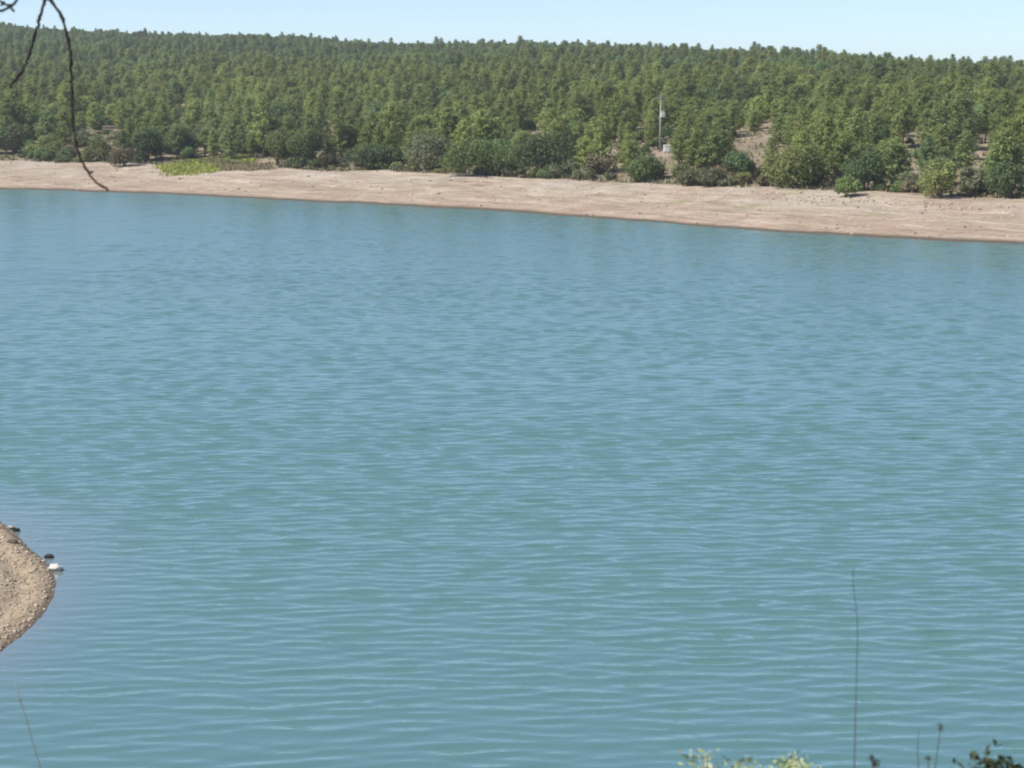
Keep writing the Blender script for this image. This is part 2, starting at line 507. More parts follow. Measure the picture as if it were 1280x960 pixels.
def sphere_dirs(n):
    d = rng.normal(0, 1, (n, 3)); return d / np.linalg.norm(d, axis=1, keepdims=True)

def pine_meshes(k, H=8.0, base=.30, wid=1.75, slim=1.0):
    tm = MB(); bend = rng.normal(0, .12, 2)
    zz = np.linspace(0, H * .97, 7)
    ax = lambda z: np.array([bend[0] * math.sin(z / H * 2.5), bend[1] * math.sin(z / H * 3), z])
    tm.tube([ax(z) - np.array([0, 0, .25 if z == 0 else 0]) for z in zz], list(np.interp(zz, [0, H], [.15, .02])), 6)
    C, N, Sz = [], [], []
    nb = 70; dome = k % 3 == 1
    for i in range(nb):
        tt = (i + rng.uniform(0, 1)) / nb
        z = H * (base + (1 - base) * tt)
        prof = ((1 - tt ** 2.6) ** .6 if dome else (1 - tt ** 1.5) ** .75) * (0.6 + .4 * min(1, tt / .3)) * wid * slim
        L = prof * rng.uniform(.65, 1.15) + .12
        az = i * 2.399 + rng.normal(0, .35)
        rise = rng.uniform(.05, .45) + .5 * tt
        dv = np.array([math.cos(az), math.sin(az), rise]); o0 = ax(z)
        if i % 3 == 0 and L > .5:
            tm.tube([o0, o0 + dv * L * .8], [.035, .012], 4, False)
        for s in np.linspace(.35, 1.0, max(2, int(L * 2.6))):
            q = o0 + dv * L * s; m = 11
            C.append(q + rng.normal(0, 1, (m, 3)) * [.24, .24, .17])
            N.append(np.tile(dv * .5 + [0, 0, .8], (m, 1)))
            Sz.append(rng.uniform(.18, .38, m))
    C = np.concatenate(C); N = np.concatenate(N); Sz = np.concatenate(Sz)
    v, f = leaf_quads(C, N, Sz, 1.6, .7)
    return tm.mesh('pine_trunk', M['bark'], True), mesh_np('pine_crown', v, f, M['pine'])

def lobed_cloud(w, dp, h, n, size, nl=14, low=.12, jitter=.55, zc=.48):
    """leaves on and in many small lobes filling a w x dp x h mound that stands at z = 0"""
    L = []
    for i in range(nl):
        d = sphere_dirs(1)[0]; d[2] = abs(d[2]) * 1.1 - .25
        r = rng.uniform(.35, .80)
        c = np.array([d[0] * w * .5 * r, d[1] * dp * .5 * r, h * (zc + (.90 - zc) * d[2] * r)])
        rad = rng.uniform(.20, .34) * np.array([w, dp, h]) * np.array([.75, .75, .85])
        rad = np.minimum(rad, np.array([w * .3, dp * .3, h * .4]))
        L.append((c, rad))
    m = n // nl; C, N = [], []
    for c, rad in L:
        d = sphere_dirs(m); rr = rng.uniform(.25, 1.06, (m, 1)) ** .5
        q = c + d * rad * rr
        C.append(q); N.append(d + [0, 0, .25])
    C = np.concatenate(C); N = np.concatenate(N)
    ok = C[:, 2] > h * low * rng.uniform(.1, 1, len(C))
    C, N = C[ok], N[ok]
    return leaf_quads(C, N, rng.uniform(.6, 1.25, len(C)) * size, 1.35, jitter)

def stem_mb(w, h, k=5):
    s = MB()
    for i in range(k):
        a = i * 6.283 / k + rng.uniform(0, .8); r = rng.uniform(.12, .3) * w
        s.tube([(.03 * i, .02 * i, -.3), (math.cos(a) * r * .4, math.sin(a) * r * .4, h * .3), (math.cos(a) * r, math.sin(a) * r, h * .62)],
               [.05 + .012 * h, .04 + .008 * h, .015], 5, False)
    return s

# ------------------------------------------------------------------ the pines
PINE = [pine_meshes(i, 8.0 * q, b, w) for i, (q, b, w) in enumerate([(1, .16, 2.2), (1.06, .22, 2.0), (.88, .12, 2.4), (.92, .28, 2.3), (.75, .08, 2.1), (1.12, .20, 2.3)])]
OAK = []
for i in range(5):
    h = (5.2, 6.0, 4.6, 5.6, 6.6)[i]; w = (5.4, 5.0, 4.8, 6.2, 5.4)[i]
    v, f = lobed_cloud(w, w, h, 2800, .36, 18, .18, .6)
    OAK.append((stem_mb(w, h, 4).mesh('oak_trunk', M['bark'], True), mesh_np('oak_crown', v, f, M['oak'])))

# spots all over the hillside, kept apart from each other
cell = 3.3; celd = 4.1
gxs = np.arange(-430, 430, cell); gds = np.arange(D_TOP + 7, 545, celd)
GX, GD = np.meshgrid(gxs, gds, indexing='ij')
GX = (GX + rng.uniform(-.46, .46, GX.shape) * cell + (np.arange(GX.shape[1]) % 2) * cell * .5).ravel()
GD = (GD + rng.uniform(-.46, .46, GD.shape) * celd).ravel()
GY = shore_y(GX) + GD / CA; GZ = hill_h(GX, GD)
ppx, ppy, dep = project(GX, GY, GZ)
ok = (ppx > -260) & (ppx < 1540) & (dep > 50)
# openings of bare soil, described on the slope
def hole(cx, cy, rx, ry):
    c = hit_hill(cx, cy)
    return c[0], c[1], rx * 1.0, ry * 1.5
for cx, cy, rx, ry in [hole(418, 178, 2.6, 9), hole(950, 200, 3.4, 13), hole(1128, 200, 3.6, 11), hole(126, 180, 6, 14), hole(826, 186, 2.4, 7),
                       hole(668, 190, 3, 9), hole(1225, 215, 3, 6), hole(560, 178, 4, 8), hole(775, 195, 3.5, 8), hole(245, 158, 5, 10)]:
    ok &= ((GX - cx) / rx) ** 2 + ((GY - cy) / ry) ** 2 > 1
ok &= ~((ppx > 806) & (ppx < 848) & (GD < 60))
GAPS = [(926, 972, 170, 226), (1112, 1146, 190, 228), (404, 434, 164, 196), (104, 150, 166, 200), (656, 676, 176, 214)]
def in_gap(ax, ay):
    return np.any([(ax > a) & (ax < b) & (ay > c) & (ay < d) for a, b, c, d in GAPS], axis=0)
ok &= ~in_gap(ppx, ppy)
thin = lumps(GX, GY, .045, 2.0) + .8 * lumps(GX, GY, .13, 4.0) > 1.1
ok &= ~(thin & (rng.uniform(0, 1, GX.shape) < .6))
GX, GY, GZ, GD, ppx, ppy, dep = (a[ok] for a in (GX, GY, GZ, GD, ppx, ppy, dep))
is_oak = rng.uniform(0, 1, GX.shape) < np.clip(.10 + .55 * (GD - 90) / 230 + .30 * lumps(GX, GY, .024, 5), .04, .82)
is_oak |= (GD > 400) & (rng.uniform(0, 1, GX.shape) < .7)
scale = np.clip(rng.normal(.64, .12, GX.shape), .34, .98) * np.where(is_oak, rng.uniform(.6, 1.15, GX.shape), 1.0) * np.interp(GD, [50, 330, 430], [1.0, .80, .66]) * (1 + .13 * lumps(GX, GY, .05, 8))
rot = rng.uniform(0, 6.283, GX.shape)
order = np.argsort(dep + 1.3 * (GD - D_TOP))
inframe = (ppx > -12) & (ppx < 1292)
pines_near = [i for i in order if inframe[i] and not is_oak[i]][:296]
near_set = set(pines_near)

# ------------------------------------------------------------------ shoreline bushes
# px centre, px base, px width, px height, colour, label
BUSH = [
    (12, 194, 36, 38, 'shrub_grey', 'dark grey green bush at the edge of the picture beside the far beach'),
    (57, 198, 36, 27, 'shrub_olive', 'low olive bush on the beach edge beside the dark grey green one'),
    (92, 186, 30, 22, 'shrub_grey', 'small pale grey bush behind the drooping twig'),
    (123, 204, 36, 30, 'shrub_olive', 'broad olive bush just beside the tip of the drooping twig'),
    (152, 210, 34, 22, 'shrub_rust', 'pale straw coloured low bush before the blackish bush'),
    (181, 204, 36, 42, 'shrub_dark', 'blackish green tall bush beside the bright grass patch'),
    (222, 199, 36, 38, 'shrub_dark', 'dark green bush directly above the bright grass patch'),
    (254, 192, 34, 32, 'shrub_grey', 'grey green bush at the upper edge of the bright grass patch'),
    (288, 192, 30, 28, 'shrub_olive', 'small olive bush behind the far end of the bright grass patch'),
    (344, 208, 38, 44, 'shrub_olive', 'tall two toned olive bush beside the rounded green tree'),
    (381, 211, 40, 48, 'shrub_green', 'rounded mid green tree on the beach edge beside the tall olive bush'),
    (407, 212, 20, 18, 'shrub_rust', 'small reddish brown bush at the foot of the rounded mid green tree'),
    (472, 213, 66, 30, 'shrub_dark', 'wide dark bush with a shaded flat base on the beach edge'),
    (537, 216, 50, 48, 'shrub_grey', 'grey green tree between the wide dark bush and the big round bush'),
    (602, 222, 82, 48, 'shrub_green', 'biggest round bright green bush on the far beach edge'),
    (686, 220, 84, 52, 'shrub_dark', 'large dark green bush beside the biggest round bush'),
    (748, 220, 36, 26, 'shrub_rust', 'low brownish bush between the large dark bush and the bright round one'),
    (809, 229, 46, 34, 'shrub_green', 'bright green round bush below the pale pole'),
    (852, 224, 30, 17, 'shrub_olive', 'olive bush just under the white box'),
    (880, 236, 58, 22, 'shrub_grey', 'low spreading grey bush on the beach edge past the pale pole'),
    (932, 226, 52, 20, 'shrub_rust', 'low dark brownish bush below the bare soil gap'),
    (1002, 236, 74, 54, 'shrub_olive', 'large pale olive bush beside the bare soil gap'),
    (1060, 249, 32, 26, 'shrub_green', 'small bright green bush standing furthest out on the beach'),
    (1086, 240, 46, 52, 'shrub_dark', 'dark bush right behind the small bright green one'),
    (1134, 240, 36, 22, 'shrub_grey', 'low dark grey bush beside the cluster of grey stones'),
    (1180, 249, 46, 52, 'shrub_olive', 'tall olive tree with a dark foot on the beach edge'),
    (1222, 246, 38, 34, 'shrub_grey', 'grey olive bush between two taller ones near the picture edge'),
    (1266, 250, 44, 44, 'shrub_dark', 'dark bush cut by the edge of the picture over the beach'),
]
bush_pos = []
for bx_, by_, bw, bh, mk, lab in BUSH:
    p0 = hit_hill(bx_, by_)
    dpt = project(*p0)[2]; m = dpt / FPX
    w, h = bw * m * 1.28, bh * m * 1.12
    dpth = min(w * .95, 6.5)
    root = empty('bush' if h < 4.6 else 'round_tree', (p0[0], p0[1] + dpth * .40, 0))
    root.location.z = float(hill_z(root.location.x, root.location.y)) - .1
    tag(root, lab, 'bush' if h < 4.6 else 'tree', 'bushes along the far beach')
    n = int(np.clip(w * h * 150, 1200, 7000))
    v, f = lobed_cloud(w * 1.05, dpth, h * 1.06 + .3, n, .30 if h > 2.4 else .24, int(np.clip(w * 2.8, 10, 30)), .0, .55, .34)
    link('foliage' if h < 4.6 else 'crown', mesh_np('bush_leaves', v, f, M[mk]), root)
    link('stem' if h < 4.6 else 'trunk', stem_mb(w, h).mesh('bush_stem', M['bark'], True), root)
    bush_pos.append((root.location.x, root.location.y, lab))

ZONES = [(190, 'above the far beach behind the twig tip'), (325, 'above the bright grass patch'), (440, 'above the rounded mid green tree'), (560, 'above the wide dark bush'),
         (655, 'above the biggest round bush'), (770, 'above the large dark green bush'), (905, 'around the tall pale pole'), (985, 'around the bare soil gap'),
         (1120, 'above the cluster of grey stones'), (9999, 'past the grey stones')]
def zone(px): return next(z for lim, z in ZONES if px < lim)

# smaller scrub bushes scattered just behind the beach edge, copies of six
SCRUB = []
for i in range(6):
    w = (2.6, 3.4, 2.2, 4.2, 3.0, 2.4)[i]; h = (1.5, 1.9, 1.7, 2.0, 2.4, 1.2)[i]
    v, f = lobed_cloud(w, w * .9, h, 700, .32, 10, 0, .55, .32)
    SCRUB.append((mesh_np('scrub_leaves', v, f, M[('shrub_olive', 'shrub_grey', 'shrub_rust', 'shrub_dark', 'shrub_green', 'shrub_grey')[i]]), stem_mb(w, h, 4).mesh('scrub_stem', M['bark'], True)))
for i in range(330):
    x = float(rng.uniform(-87, 56)); d = D_TOP + (.3 + 3.0 * float(rng.uniform(0, 1)) if i % 3 == 0 else 2 + 58 * float(rng.uniform(0, 1)) ** 1.6)
    y = float(shore_y(x)) + d / CA; z = float(hill_h(x, d))
    k = int(rng.integers(0, 6)); sc = float(rng.uniform(.55, 1.25))
    ax, ay, _q = project(x, y, z)
    if not -10 < ax < 1290 or (bool(in_gap(ax, ay)) and i % 2) or (815 < ax < 850 and ay > 186) or (190 < ax < 330 and d < D_TOP + 14): continue
    root = empty('scrub_bush', (x, y, z - .1), float(rng.uniform(0, 6.28)), (sc, sc, sc))
    link('foliage', SCRUB[k][0], root); link('stem', SCRUB[k][1], root)
    tag(root, ('low olive', 'low grey green', 'low brownish', 'low dark green', 'low bright green', 'flat grey')[k] + ' scrub bush ' + zone(float(ax)).replace('above', 'behind'),
        'bush', 'low scrub behind the far beach')

# individual pines
PG = 'pines of the hillside wood'
COMMON = 'slim olive green pine standing within the crowded lower rows of the hillside wood'
labels = {}
cand = list(pines_near)
for bx_, by_, lab in bush_pos:                 # the pine straight behind each bush is told by that bush
    behind = [i for i in cand if i not in labels and 1.0 < GY[i] - by_ < 25 and abs(GX[i] - bx_) < 4]
    if not behind: continue
    best = min(behind, key=lambda i: abs(GX[i] - bx_) * 2 + (GY[i] - by_))
    short = lab.split(' beside ')[0].split(' on the ')[0].split(' at the ')[0].split(' between ')[0].split(' directly')[0].split(' just ')[0].split(' behind ')[0].split(' below ')[0].split(' before ')[0].split(' right ')[0].split(' standing ')[0].split(' cut ')[0].split(' with ')[0]
    labels[best] = short
seen = {}
first_crown = {}
for n_, i in enumerate(pines_near):
    k = int(rng.integers(0, len(PINE)))
    s = float(scale[i])
    root = empty('pine_tree', (GX[i], GY[i], GZ[i]), float(rot[i]), (s, s, s * float(rng.uniform(.92, 1.12))))
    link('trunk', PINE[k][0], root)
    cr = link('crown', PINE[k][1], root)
    first_crown.setdefault(k, cr)
    if i in labels:
        lb = 'pine rising nearest behind the ' + labels[i]
        if lb in seen: lb = COMMON
        seen[lb] = 1
    else: lb = ('small' if s < .56 else 'tall' if s > .72 else 'middle sized') + ' pine in the lower wood ' + zone(ppx[i])
    tag(root, lb, 'pine tree', PG)

# single oaks that stand out among the lower pines
og = 'broad dark trees within the pine wood'
first_oak = {}
for k, (ox, oy, sc_, lb) in enumerate([(352, 166, 1.25, 'broad dark blue green tree rising above the tall two toned bush'),
                                       (60, 168, 1.0, 'broad grey green tree in the wood above the low olive bush'),
                                       (655, 196, 1.0, 'dark broad tree in the wood above the large dark green bush'),
                                       (1075, 205, 1.0, 'broad tree in the wood above the small bright green bush'),
                                       (880, 205, 0.9, 'broad olive tree standing next to the white box')]):
    p0 = hit_hill(ox, oy)
    root = empty('broad_tree', (p0[0], p0[1], float(hill_z(p0[0], p0[1])) - .1), k * 1.3, (sc_,) * 3)
    tag(root, lb, 'tree', og)
    link('trunk', OAK[k][0], root); first_oak[k] = link('crown', OAK[k][1], root)

# the rest of the wood: one mass of treetops
rest = np.array([i for i in range(len(GX)) if i not in near_set])
src = [first_crown[k] for k in sorted(first_crown)] + [first_oak[k] for k in sorted(first_oak)]
npine = len(first_crown)
idx = np.where(is_oak[rest], npine + rng.integers(0, len(first_oak), len(rest)), rng.integers(0, npine, len(rest)))
me = bpy.data.meshes.new('distant_wood')
pts = np.stack([GX[rest], GY[rest], GZ[rest] - .1], -1).astype(np.float32)
me.vertices.add(len(rest)); me.vertices.foreach_set('co', pts.ravel())
for nm, typ, val in (('kind_index', 'INT', idx.astype(np.int32)), ('turn', 'FLOAT', rot[rest].astype(np.float32)), ('size', 'FLOAT', scale[rest].astype(np.float32))):
    a = me.attributes.new(nm, typ, 'POINT'); a.data.foreach_set('value', val)
wood = link('distant_wood', me)
tag(wood, 'dense mass of treetops covering the upper slope up to the skyline', 'wood', kind='stuff')
g = bpy.data.node_groups.new('wood_scatter', 'GeometryNodeTree')
g.interface.new_socket('Geometry', in_out='INPUT', socket_type='NodeSocketGeometry')
g.interface.new_socket('Geometry', in_out='OUTPUT', socket_type='NodeSocketGeometry')
gi = g.nodes.new('NodeGroupInput'); go = g.nodes.new('NodeGroupOutput')
join = g.nodes.new('GeometryNodeGeometryToInstance')
for so in reversed(src):     # links to a multi input are read last first
    oi = g.nodes.new('GeometryNodeObjectInfo'); oi.transform_space = 'ORIGINAL'
    oi.inputs['Object'].default_value = so; oi.inputs['As Instance'].default_value = False
    g.links.new(oi.outputs['Geometry'], join.inputs[0])
iop = g.nodes.new('GeometryNodeInstanceOnPoints'); iop.inputs['Pick Instance'].default_value = True
def named(nm, typ):
    a = g.nodes.new('GeometryNodeInputNamedAttribute'); a.data_type = typ; a.inputs['Name'].default_value = nm
    return a.outputs['Attribute']
g.links.new(gi.outputs[0], iop.inputs['Points'])
g.links.new(join.outputs[0], iop.inputs['Instance'])
g.links.new(named('kind_index', 'INT'), iop.inputs['Instance Index'])
cx = g.nodes.new('ShaderNodeCombineXYZ'); g.links.new(named('turn', 'FLOAT'), cx.inputs[2])
g.links.new(cx.outputs[0], iop.inputs['Rotation'])
g.links.new(named('size', 'FLOAT'), iop.inputs['Scale'])
g.links.new(iop.outputs[0], go.inputs[0])
md = wood.modifiers.new('scatter', 'NODES'); md.node_group = g

# ------------------------------------------------------------------ grass patch, dry grass, rubble on the far beach
def blade_mesh(name, P, hgt, wid, mat, blades=5, lean=.35):
    n = len(P) * blades
    base = np.repeat(P, blades, 0) + np.c_[rng.normal(0, .22, (n, 2)), np.zeros(n)]
    az = rng.uniform(0, 6.283, n); d = np.c_[np.cos(az), np.sin(az), np.zeros(n)]
    side = np.c_[-np.sin(az), np.cos(az), np.zeros(n)]
    hh = (hgt * rng.uniform(.5, 1.2, n))[:, None]; ww = (wid * rng.uniform(.6, 1.3, n))[:, None]
    mid = base + d * hh * lean * .35 + [0, 0, 1] * hh * .6; tip = base + d * hh * lean + [0, 0, 1] * hh
    v = np.stack([base - side * ww, base + side * ww, mid + side * ww * .7, mid - side * ww * .7, tip], 1).reshape(-1, 3)
    i = np.arange(n)[:, None] * 5
    return mesh_np(name, v, [i + [0, 1, 2, 3], i + [3, 2, 4]], mat)

def leafy(name, a, b):
    t = NT(name); r = t.n('ShaderNodeNewGeometry').outputs['Random Per Island']
    return t.bsdf(t.mix(r, a, b), .6)
M['grass'] = leafy('grass_blades', (.24, .29, .055), (.42, .45, .11))
M['straw'] = leafy('straw_blades', (.17, .14, .085), (.34, .28, .17))
M['bank_grass'] = leafy('bank_grass_blades', (.16, .15, .05), (.34, .29, .13))

def patch(poly, n):
    poly = np.array(poly, float); lo, hi = poly.min(0), poly.max(0); out = []
    while len(out) < n:
        q = lo + rng.uniform(0, 1, 2) * (hi - lo); ins = False
        for a, b in zip(poly, np.roll(poly, -1, 0)):
            if (a[1] > q[1]) != (b[1] > q[1]) and q[0] < (b[0] - a[0]) * (q[1] - a[1]) / (b[1] - a[1]) + a[0]: ins = not ins
        if ins: out.append(q)
    return np.array(out)
def shore_poly(px):
    return [tuple(hit_hill(*q)[:2]) for q in px]
q = patch(shore_poly([(198, 208), (204, 217), (235, 219), (275, 214), (316, 204), (318, 196), (280, 195), (235, 199)]), 3200)
q += rng.normal(0, 1, q.shape) * np.where(rng.uniform(0, 1, (len(q), 1)) < .3, [1.1, 2.4], [.12, .3])
P = np.c_[q, hill_z(q[:, 0], q[:, 1]) - .03]
o = link('grass', blade_mesh('grass', P, .42, .05, M['grass'])); tag(o, 'bright yellow green grass patch at the top of the far beach', 'grass', kind='stuff')
q = patch(shore_poly([(262, 200), (300, 206), (332, 208), (345, 212), (320, 214), (276, 213), (250, 198)]), 500)
P = np.c_[q, hill_z(q[:, 0], q[:, 1]) - .03]
o = link('dry_grass', blade_mesh('dry_grass', P, .65, .055, M['straw'])); tag(o, 'brownish dry grass beside the bright green patch', 'dry grass', kind='stuff')

# scrub and straw between the trees of the lower slope
n = 6000
sx_ = rng.uniform(-130, 100, n); sd_ = D_TOP + rng.uniform(-1, 1, n) ** 2 * 80
P = np.c_[sx_, shore_y(sx_) + sd_ / CA, hill_h(sx_, sd_) - .03]
o = link('undergrowth', blade_mesh('undergrowth', P, .6, .08, leafy('undergrowth_blades', (.10, .10, .05), (.24, .21, .12)), 5, .6))
tag(o, 'dry undergrowth between the lower trees', 'undergrowth', kind='stuff')

ICO_V = None
import bmesh
_b = bmesh.new(); bmesh.ops.create_icosphere(_b, subdivisions=1, radius=1.0)
ICO_V = np.array([v.co[:] for v in _b.verts]); ICO_F = np.array([[v.index for v in f.verts] for f in _b.faces]); _b.free()
def stones(name, P, size, mat, flat=.6):
    n = len(P); k = len(ICO_V)
    r = rng.uniform(.7, 1.25, (n, k, 1))
    az = rng.uniform(0, 6.283, n); ca, sa = np.cos(az)[:, None], np.sin(az)[:, None]
    v = ICO_V[None] * r * (size[:, None, None]) * np.stack([rng.uniform(.8, 1.4, n), rng.uniform(.7, 1.1, n), rng.uniform(flat * .7, flat * 1.2, n)], -1)[:, None, :]
    v = np.stack([v[..., 0] * ca - v[..., 1] * sa, v[..., 0] * sa + v[..., 1] * ca, v[..., 2]], -1) + P[:, None, :]
    f = (ICO_F[None] + (np.arange(n) * k)[:, None, None]).reshape(-1, 3)
    return mesh_np(name, v.reshape(-1, 3), f, mat)

def stone_mat(name, a, b, c_):
    t = NT(name); r = t.n('ShaderNodeNewGeometry').outputs['Random Per Island']; nn = t.noise(t.pos(), 14, 5, .7)
    return t.bsdf(t.mix(t.rng(nn, .3, .7, 0, .5), t.ramp(r, [(0, a), (.5, b), (1, c_)]), (.2, .17, .14)), .9, t.bump(nn, .6, .02))
M['rubble'] = stone_mat('beach_stones', (.26, .20, .15), (.44, .35, .27), (.58, .50, .42))
M['pebble'] = stone_mat('gravel_stones', (.30, .225, .155), (.50, .395, .275), (.68, .575, .43))

n = 900
sx_ = rng.uniform(-95, 62, n); sd_ = rng.uniform(.5, D_TOP, n)
sz = .06 + .24 * rng.uniform(0, 1, n) ** 4
cl = shore_poly([(995, 246), (1100, 252), (1110, 262), (990, 256)])
q2 = np.vstack([patch(cl, 50), patch(shore_poly([(860, 240), (1000, 243), (1280, 256), (1280, 268), (1000, 254), (860, 246)]), 260)])
X_ = np.r_[sx_, q2[:, 0]]; Y_ = np.r_[shore_y(sx_) + sd_ / CA, q2[:, 1]]; sz = np.r_[sz, rng.uniform(.05, .22, 310)]
o = link('rubble', stones('rubble', np.c_[X_, Y_, hill_z(X_, Y_) + sz * .1], sz, M['rubble']))
tag(o, 'loose pale stones strewn over the far beach', 'stones', kind='stuff')

# gravel of the near point
n = 16000
gx_ = rng.uniform(-23, -12.8, n); gy_ = rng.uniform(41, 64, n)
dd = near_d(gx_, gy_); kp = dd > .02; gx_, gy_ = gx_[kp], gy_[kp]; n = len(gx_)
sz = .017 + .055 * rng.uniform(0, 1, n) ** 5
o = link('gravel', stones('gravel', np.c_[gx_, gy_, bank_z(gx_, gy_) + sz * .15], sz, M['pebble']))
tag(o, 'tan gravel covering the near point', 'gravel', kind='stuff')

def rock(px, py, w, h, a, b, label, z0=0.0, wet=False):
    c = on_level(px, py, 0)
    _b = bmesh.new(); bmesh.ops.create_icosphere(_b, subdivisions=3, radius=1.0)
    sd = random.uniform(0, 50)
    for v in _b.verts:
        k = 1 + .28 * mnoise.noise(v.co * 1.4 + Vector((sd, 0, 0))) + .12 * mnoise.noise(v.co * 3.6 + Vector((0, sd, 0)))
        v.co = Vector((v.co.x * w * k, v.co.y * w * .8 * k, v.co.z * h * k))
    me = bpy.data.meshes.new('rock'); _b.to_mesh(me); _b.free()
    t = NT('rock_stone'); nn = t.noise(t.n('ShaderNodeTexCoord').outputs['Object'], 9, 6, .7)
    cc = t.ramp(nn, [(.3, a), (.7, b)])
    wetz = t.rng(t.n('ShaderNodeSeparateXYZ', Vector=t.pos()).outputs[2], .10, .05)
    cc = t.mix(wetz, cc, tuple(q * .35 for q in a))
    me.materials.append(t.bsdf(cc, .8, t.bump(nn, .8, .04)))
    o = link('rock', me, None, (c[0], c[1], max(float(bank_z(c[0], c[1])), 0) + h * .35 + z0))
    tag(o, label, 'rock', 'rocks at the tip of the near point')
rock(70, 713, .22, .17, (.42, .41, .36), (.74, .72, .66), 'pale whitish rock in the water at the tip of the point', -.02)
rock(61, 697, .15, .10, (.035, .030, .03), (.09, .08, .075), 'small dark rock in the water behind the pale one', -.02)
rock(21, 664, .11, .10, (.012, .011, .011), (.04, .036, .034), 'black rock on the upper edge of the gravel point', -.02)
rock(13, 661, .15, .09, (.36, .33, .28), (.62, .58, .50), 'light grey flat rock beside the black one', -.02)
rock(16, 681, .19, .09, (.07, .055, .045), (.15, .12, .09), 'brown stone half buried in the gravel of the point', -.02)

# ------------------------------------------------------------------ pole, second pole, white box
def paint(name, a, b, rough=.7):
    t = NT(name); nn = t.noise(t.n('ShaderNodeTexCoord').outputs['Object'], 3, 5, .7)
    return t.bsdf(t.mix(t.rng(nn, .4, .7), a, b), rough)
M['concrete'] = paint('pole_concrete', (.38, .37, .34), (.29, .28, .25))
M['metal'] = paint('pole_metal', (.45, .46, .46), (.30, .30, .30), .45)
M['white'] = paint('white_paint', (.80, .79, .74), (.66, .64, .58))
M['ceramic'] = paint('insulator_glaze', (.16, .10, .08), (.12, .08, .06), .25)

p0 = hit_hill(825, 189); m = project(*p0)[2] / FPX; H = 70 * m / .74
root = empty('utility_pole', (p0[0], p0[1], p0[2] - .1), .15, (.74,) * 3)
tag(root, 'tall pale concrete utility pole standing among the pines', 'pole')
s = MB(); s.tube([(0, 0, -.4), (0, 0, H * .5), (.04, 0, H)], [.23, .17, .11], 10); link('shaft', s.mesh('pole_shaft', M['concrete'], True), root)
s = MB(); s.box((0, -.16, H - .45), (.95, .06, .07)); link('crossarm', s.mesh('pole_crossarm', M['metal']), root)
s = MB(); s.tube([(-.6, -.03, H - .46), (0, -.16, H - 1.0)], .025, 5); s.tube([(.6, -.12, H - .5), (0, -.14, H - 1.05)], .025, 5); link('brace', s.mesh('pole_brace', M['metal']), root)
s = MB(); s.tube([(0, 0, 0), (0, 0, .06), (0, 0, .07), (0, 0, .16), (0, 0, .17), (0, 0, .26)], [.03, .03, .09, .07, .09, .04], 8)
ins = s.mesh('pole_insulator', M['ceramic'], True)
for xx in (-.85, 0, .85):
    link('insulator', ins, root, (xx, -.16, H - .375))
s = MB(); s.box((.42, -.12, H * .655), (.42, .34, .45)); s.box((.42, -.12, H * .655 + .48), (.45, .37, .03))
for q in (-.25, 0, .25): s.tube([(.42 + q, -.12, H * .655 + .5), (.42 + q, -.12, H * .655 + .75)], .05, 6)
for q in np.linspace(-.3, .3, 5): s.box((.42 + q, -.48, H * .655), (.02, .025, .36))
link('transformer', s.mesh('pole_transformer', M['white']), root)

p0 = hit_hill(680, 168); m = project(*p0)[2] / FPX; H = 34 * m / .74
root = empty('slender_pole', (p0[0], p0[1], p0[2] - .1), .2, (.74,) * 3)
tag(root, 'thin faint pole half hidden among pines above the large dark green bush', 'pole')
s = MB(); s.tube([(0, 0, -.4), (.03, 0, H * .5), (.05, 0, H)], [.17, .14, .10], 8); link('shaft', s.mesh('slender_shaft', M['concrete'], True), root)
s = MB(); s.box((.05, -.14, H - .3), (.6, .05, .05)); link('crossarm', s.mesh('slender_crossarm', M['metal']), root)

p0 = hit_hill(833.5, 190); m = project(*p0)[2] / FPX
root = empty('white_box', (p0[0], p0[1], p0[2] - .1), .1, (.74,) * 3)
tag(root, 'small white box at the foot of the tall pale pole', 'box')
s = MB(); s.box((0, 0, .82), (.60, .45, .62)); link('body', s.mesh('box_body', M['white']), root)
s = MB(); s.box((0, 0, 1.49), (.68, .53, .05), 0, .9); link('lid', s.mesh('box_lid', M['white']), root)
s = MB(); s.box((0, -.465, .82), (.50, .012, .52)); dr = link('door', s.mesh('box_door', M['white']), root)
s = MB(); s.box((.38, -.49, .85), (.03, .012, .10)); link('handle', s.mesh('box_handle', M['metal']), dr)
s = MB(); s.box((0, 0, .02), (.66, .50, .19)); link('base', s.mesh('box_base', M['concrete']), root)

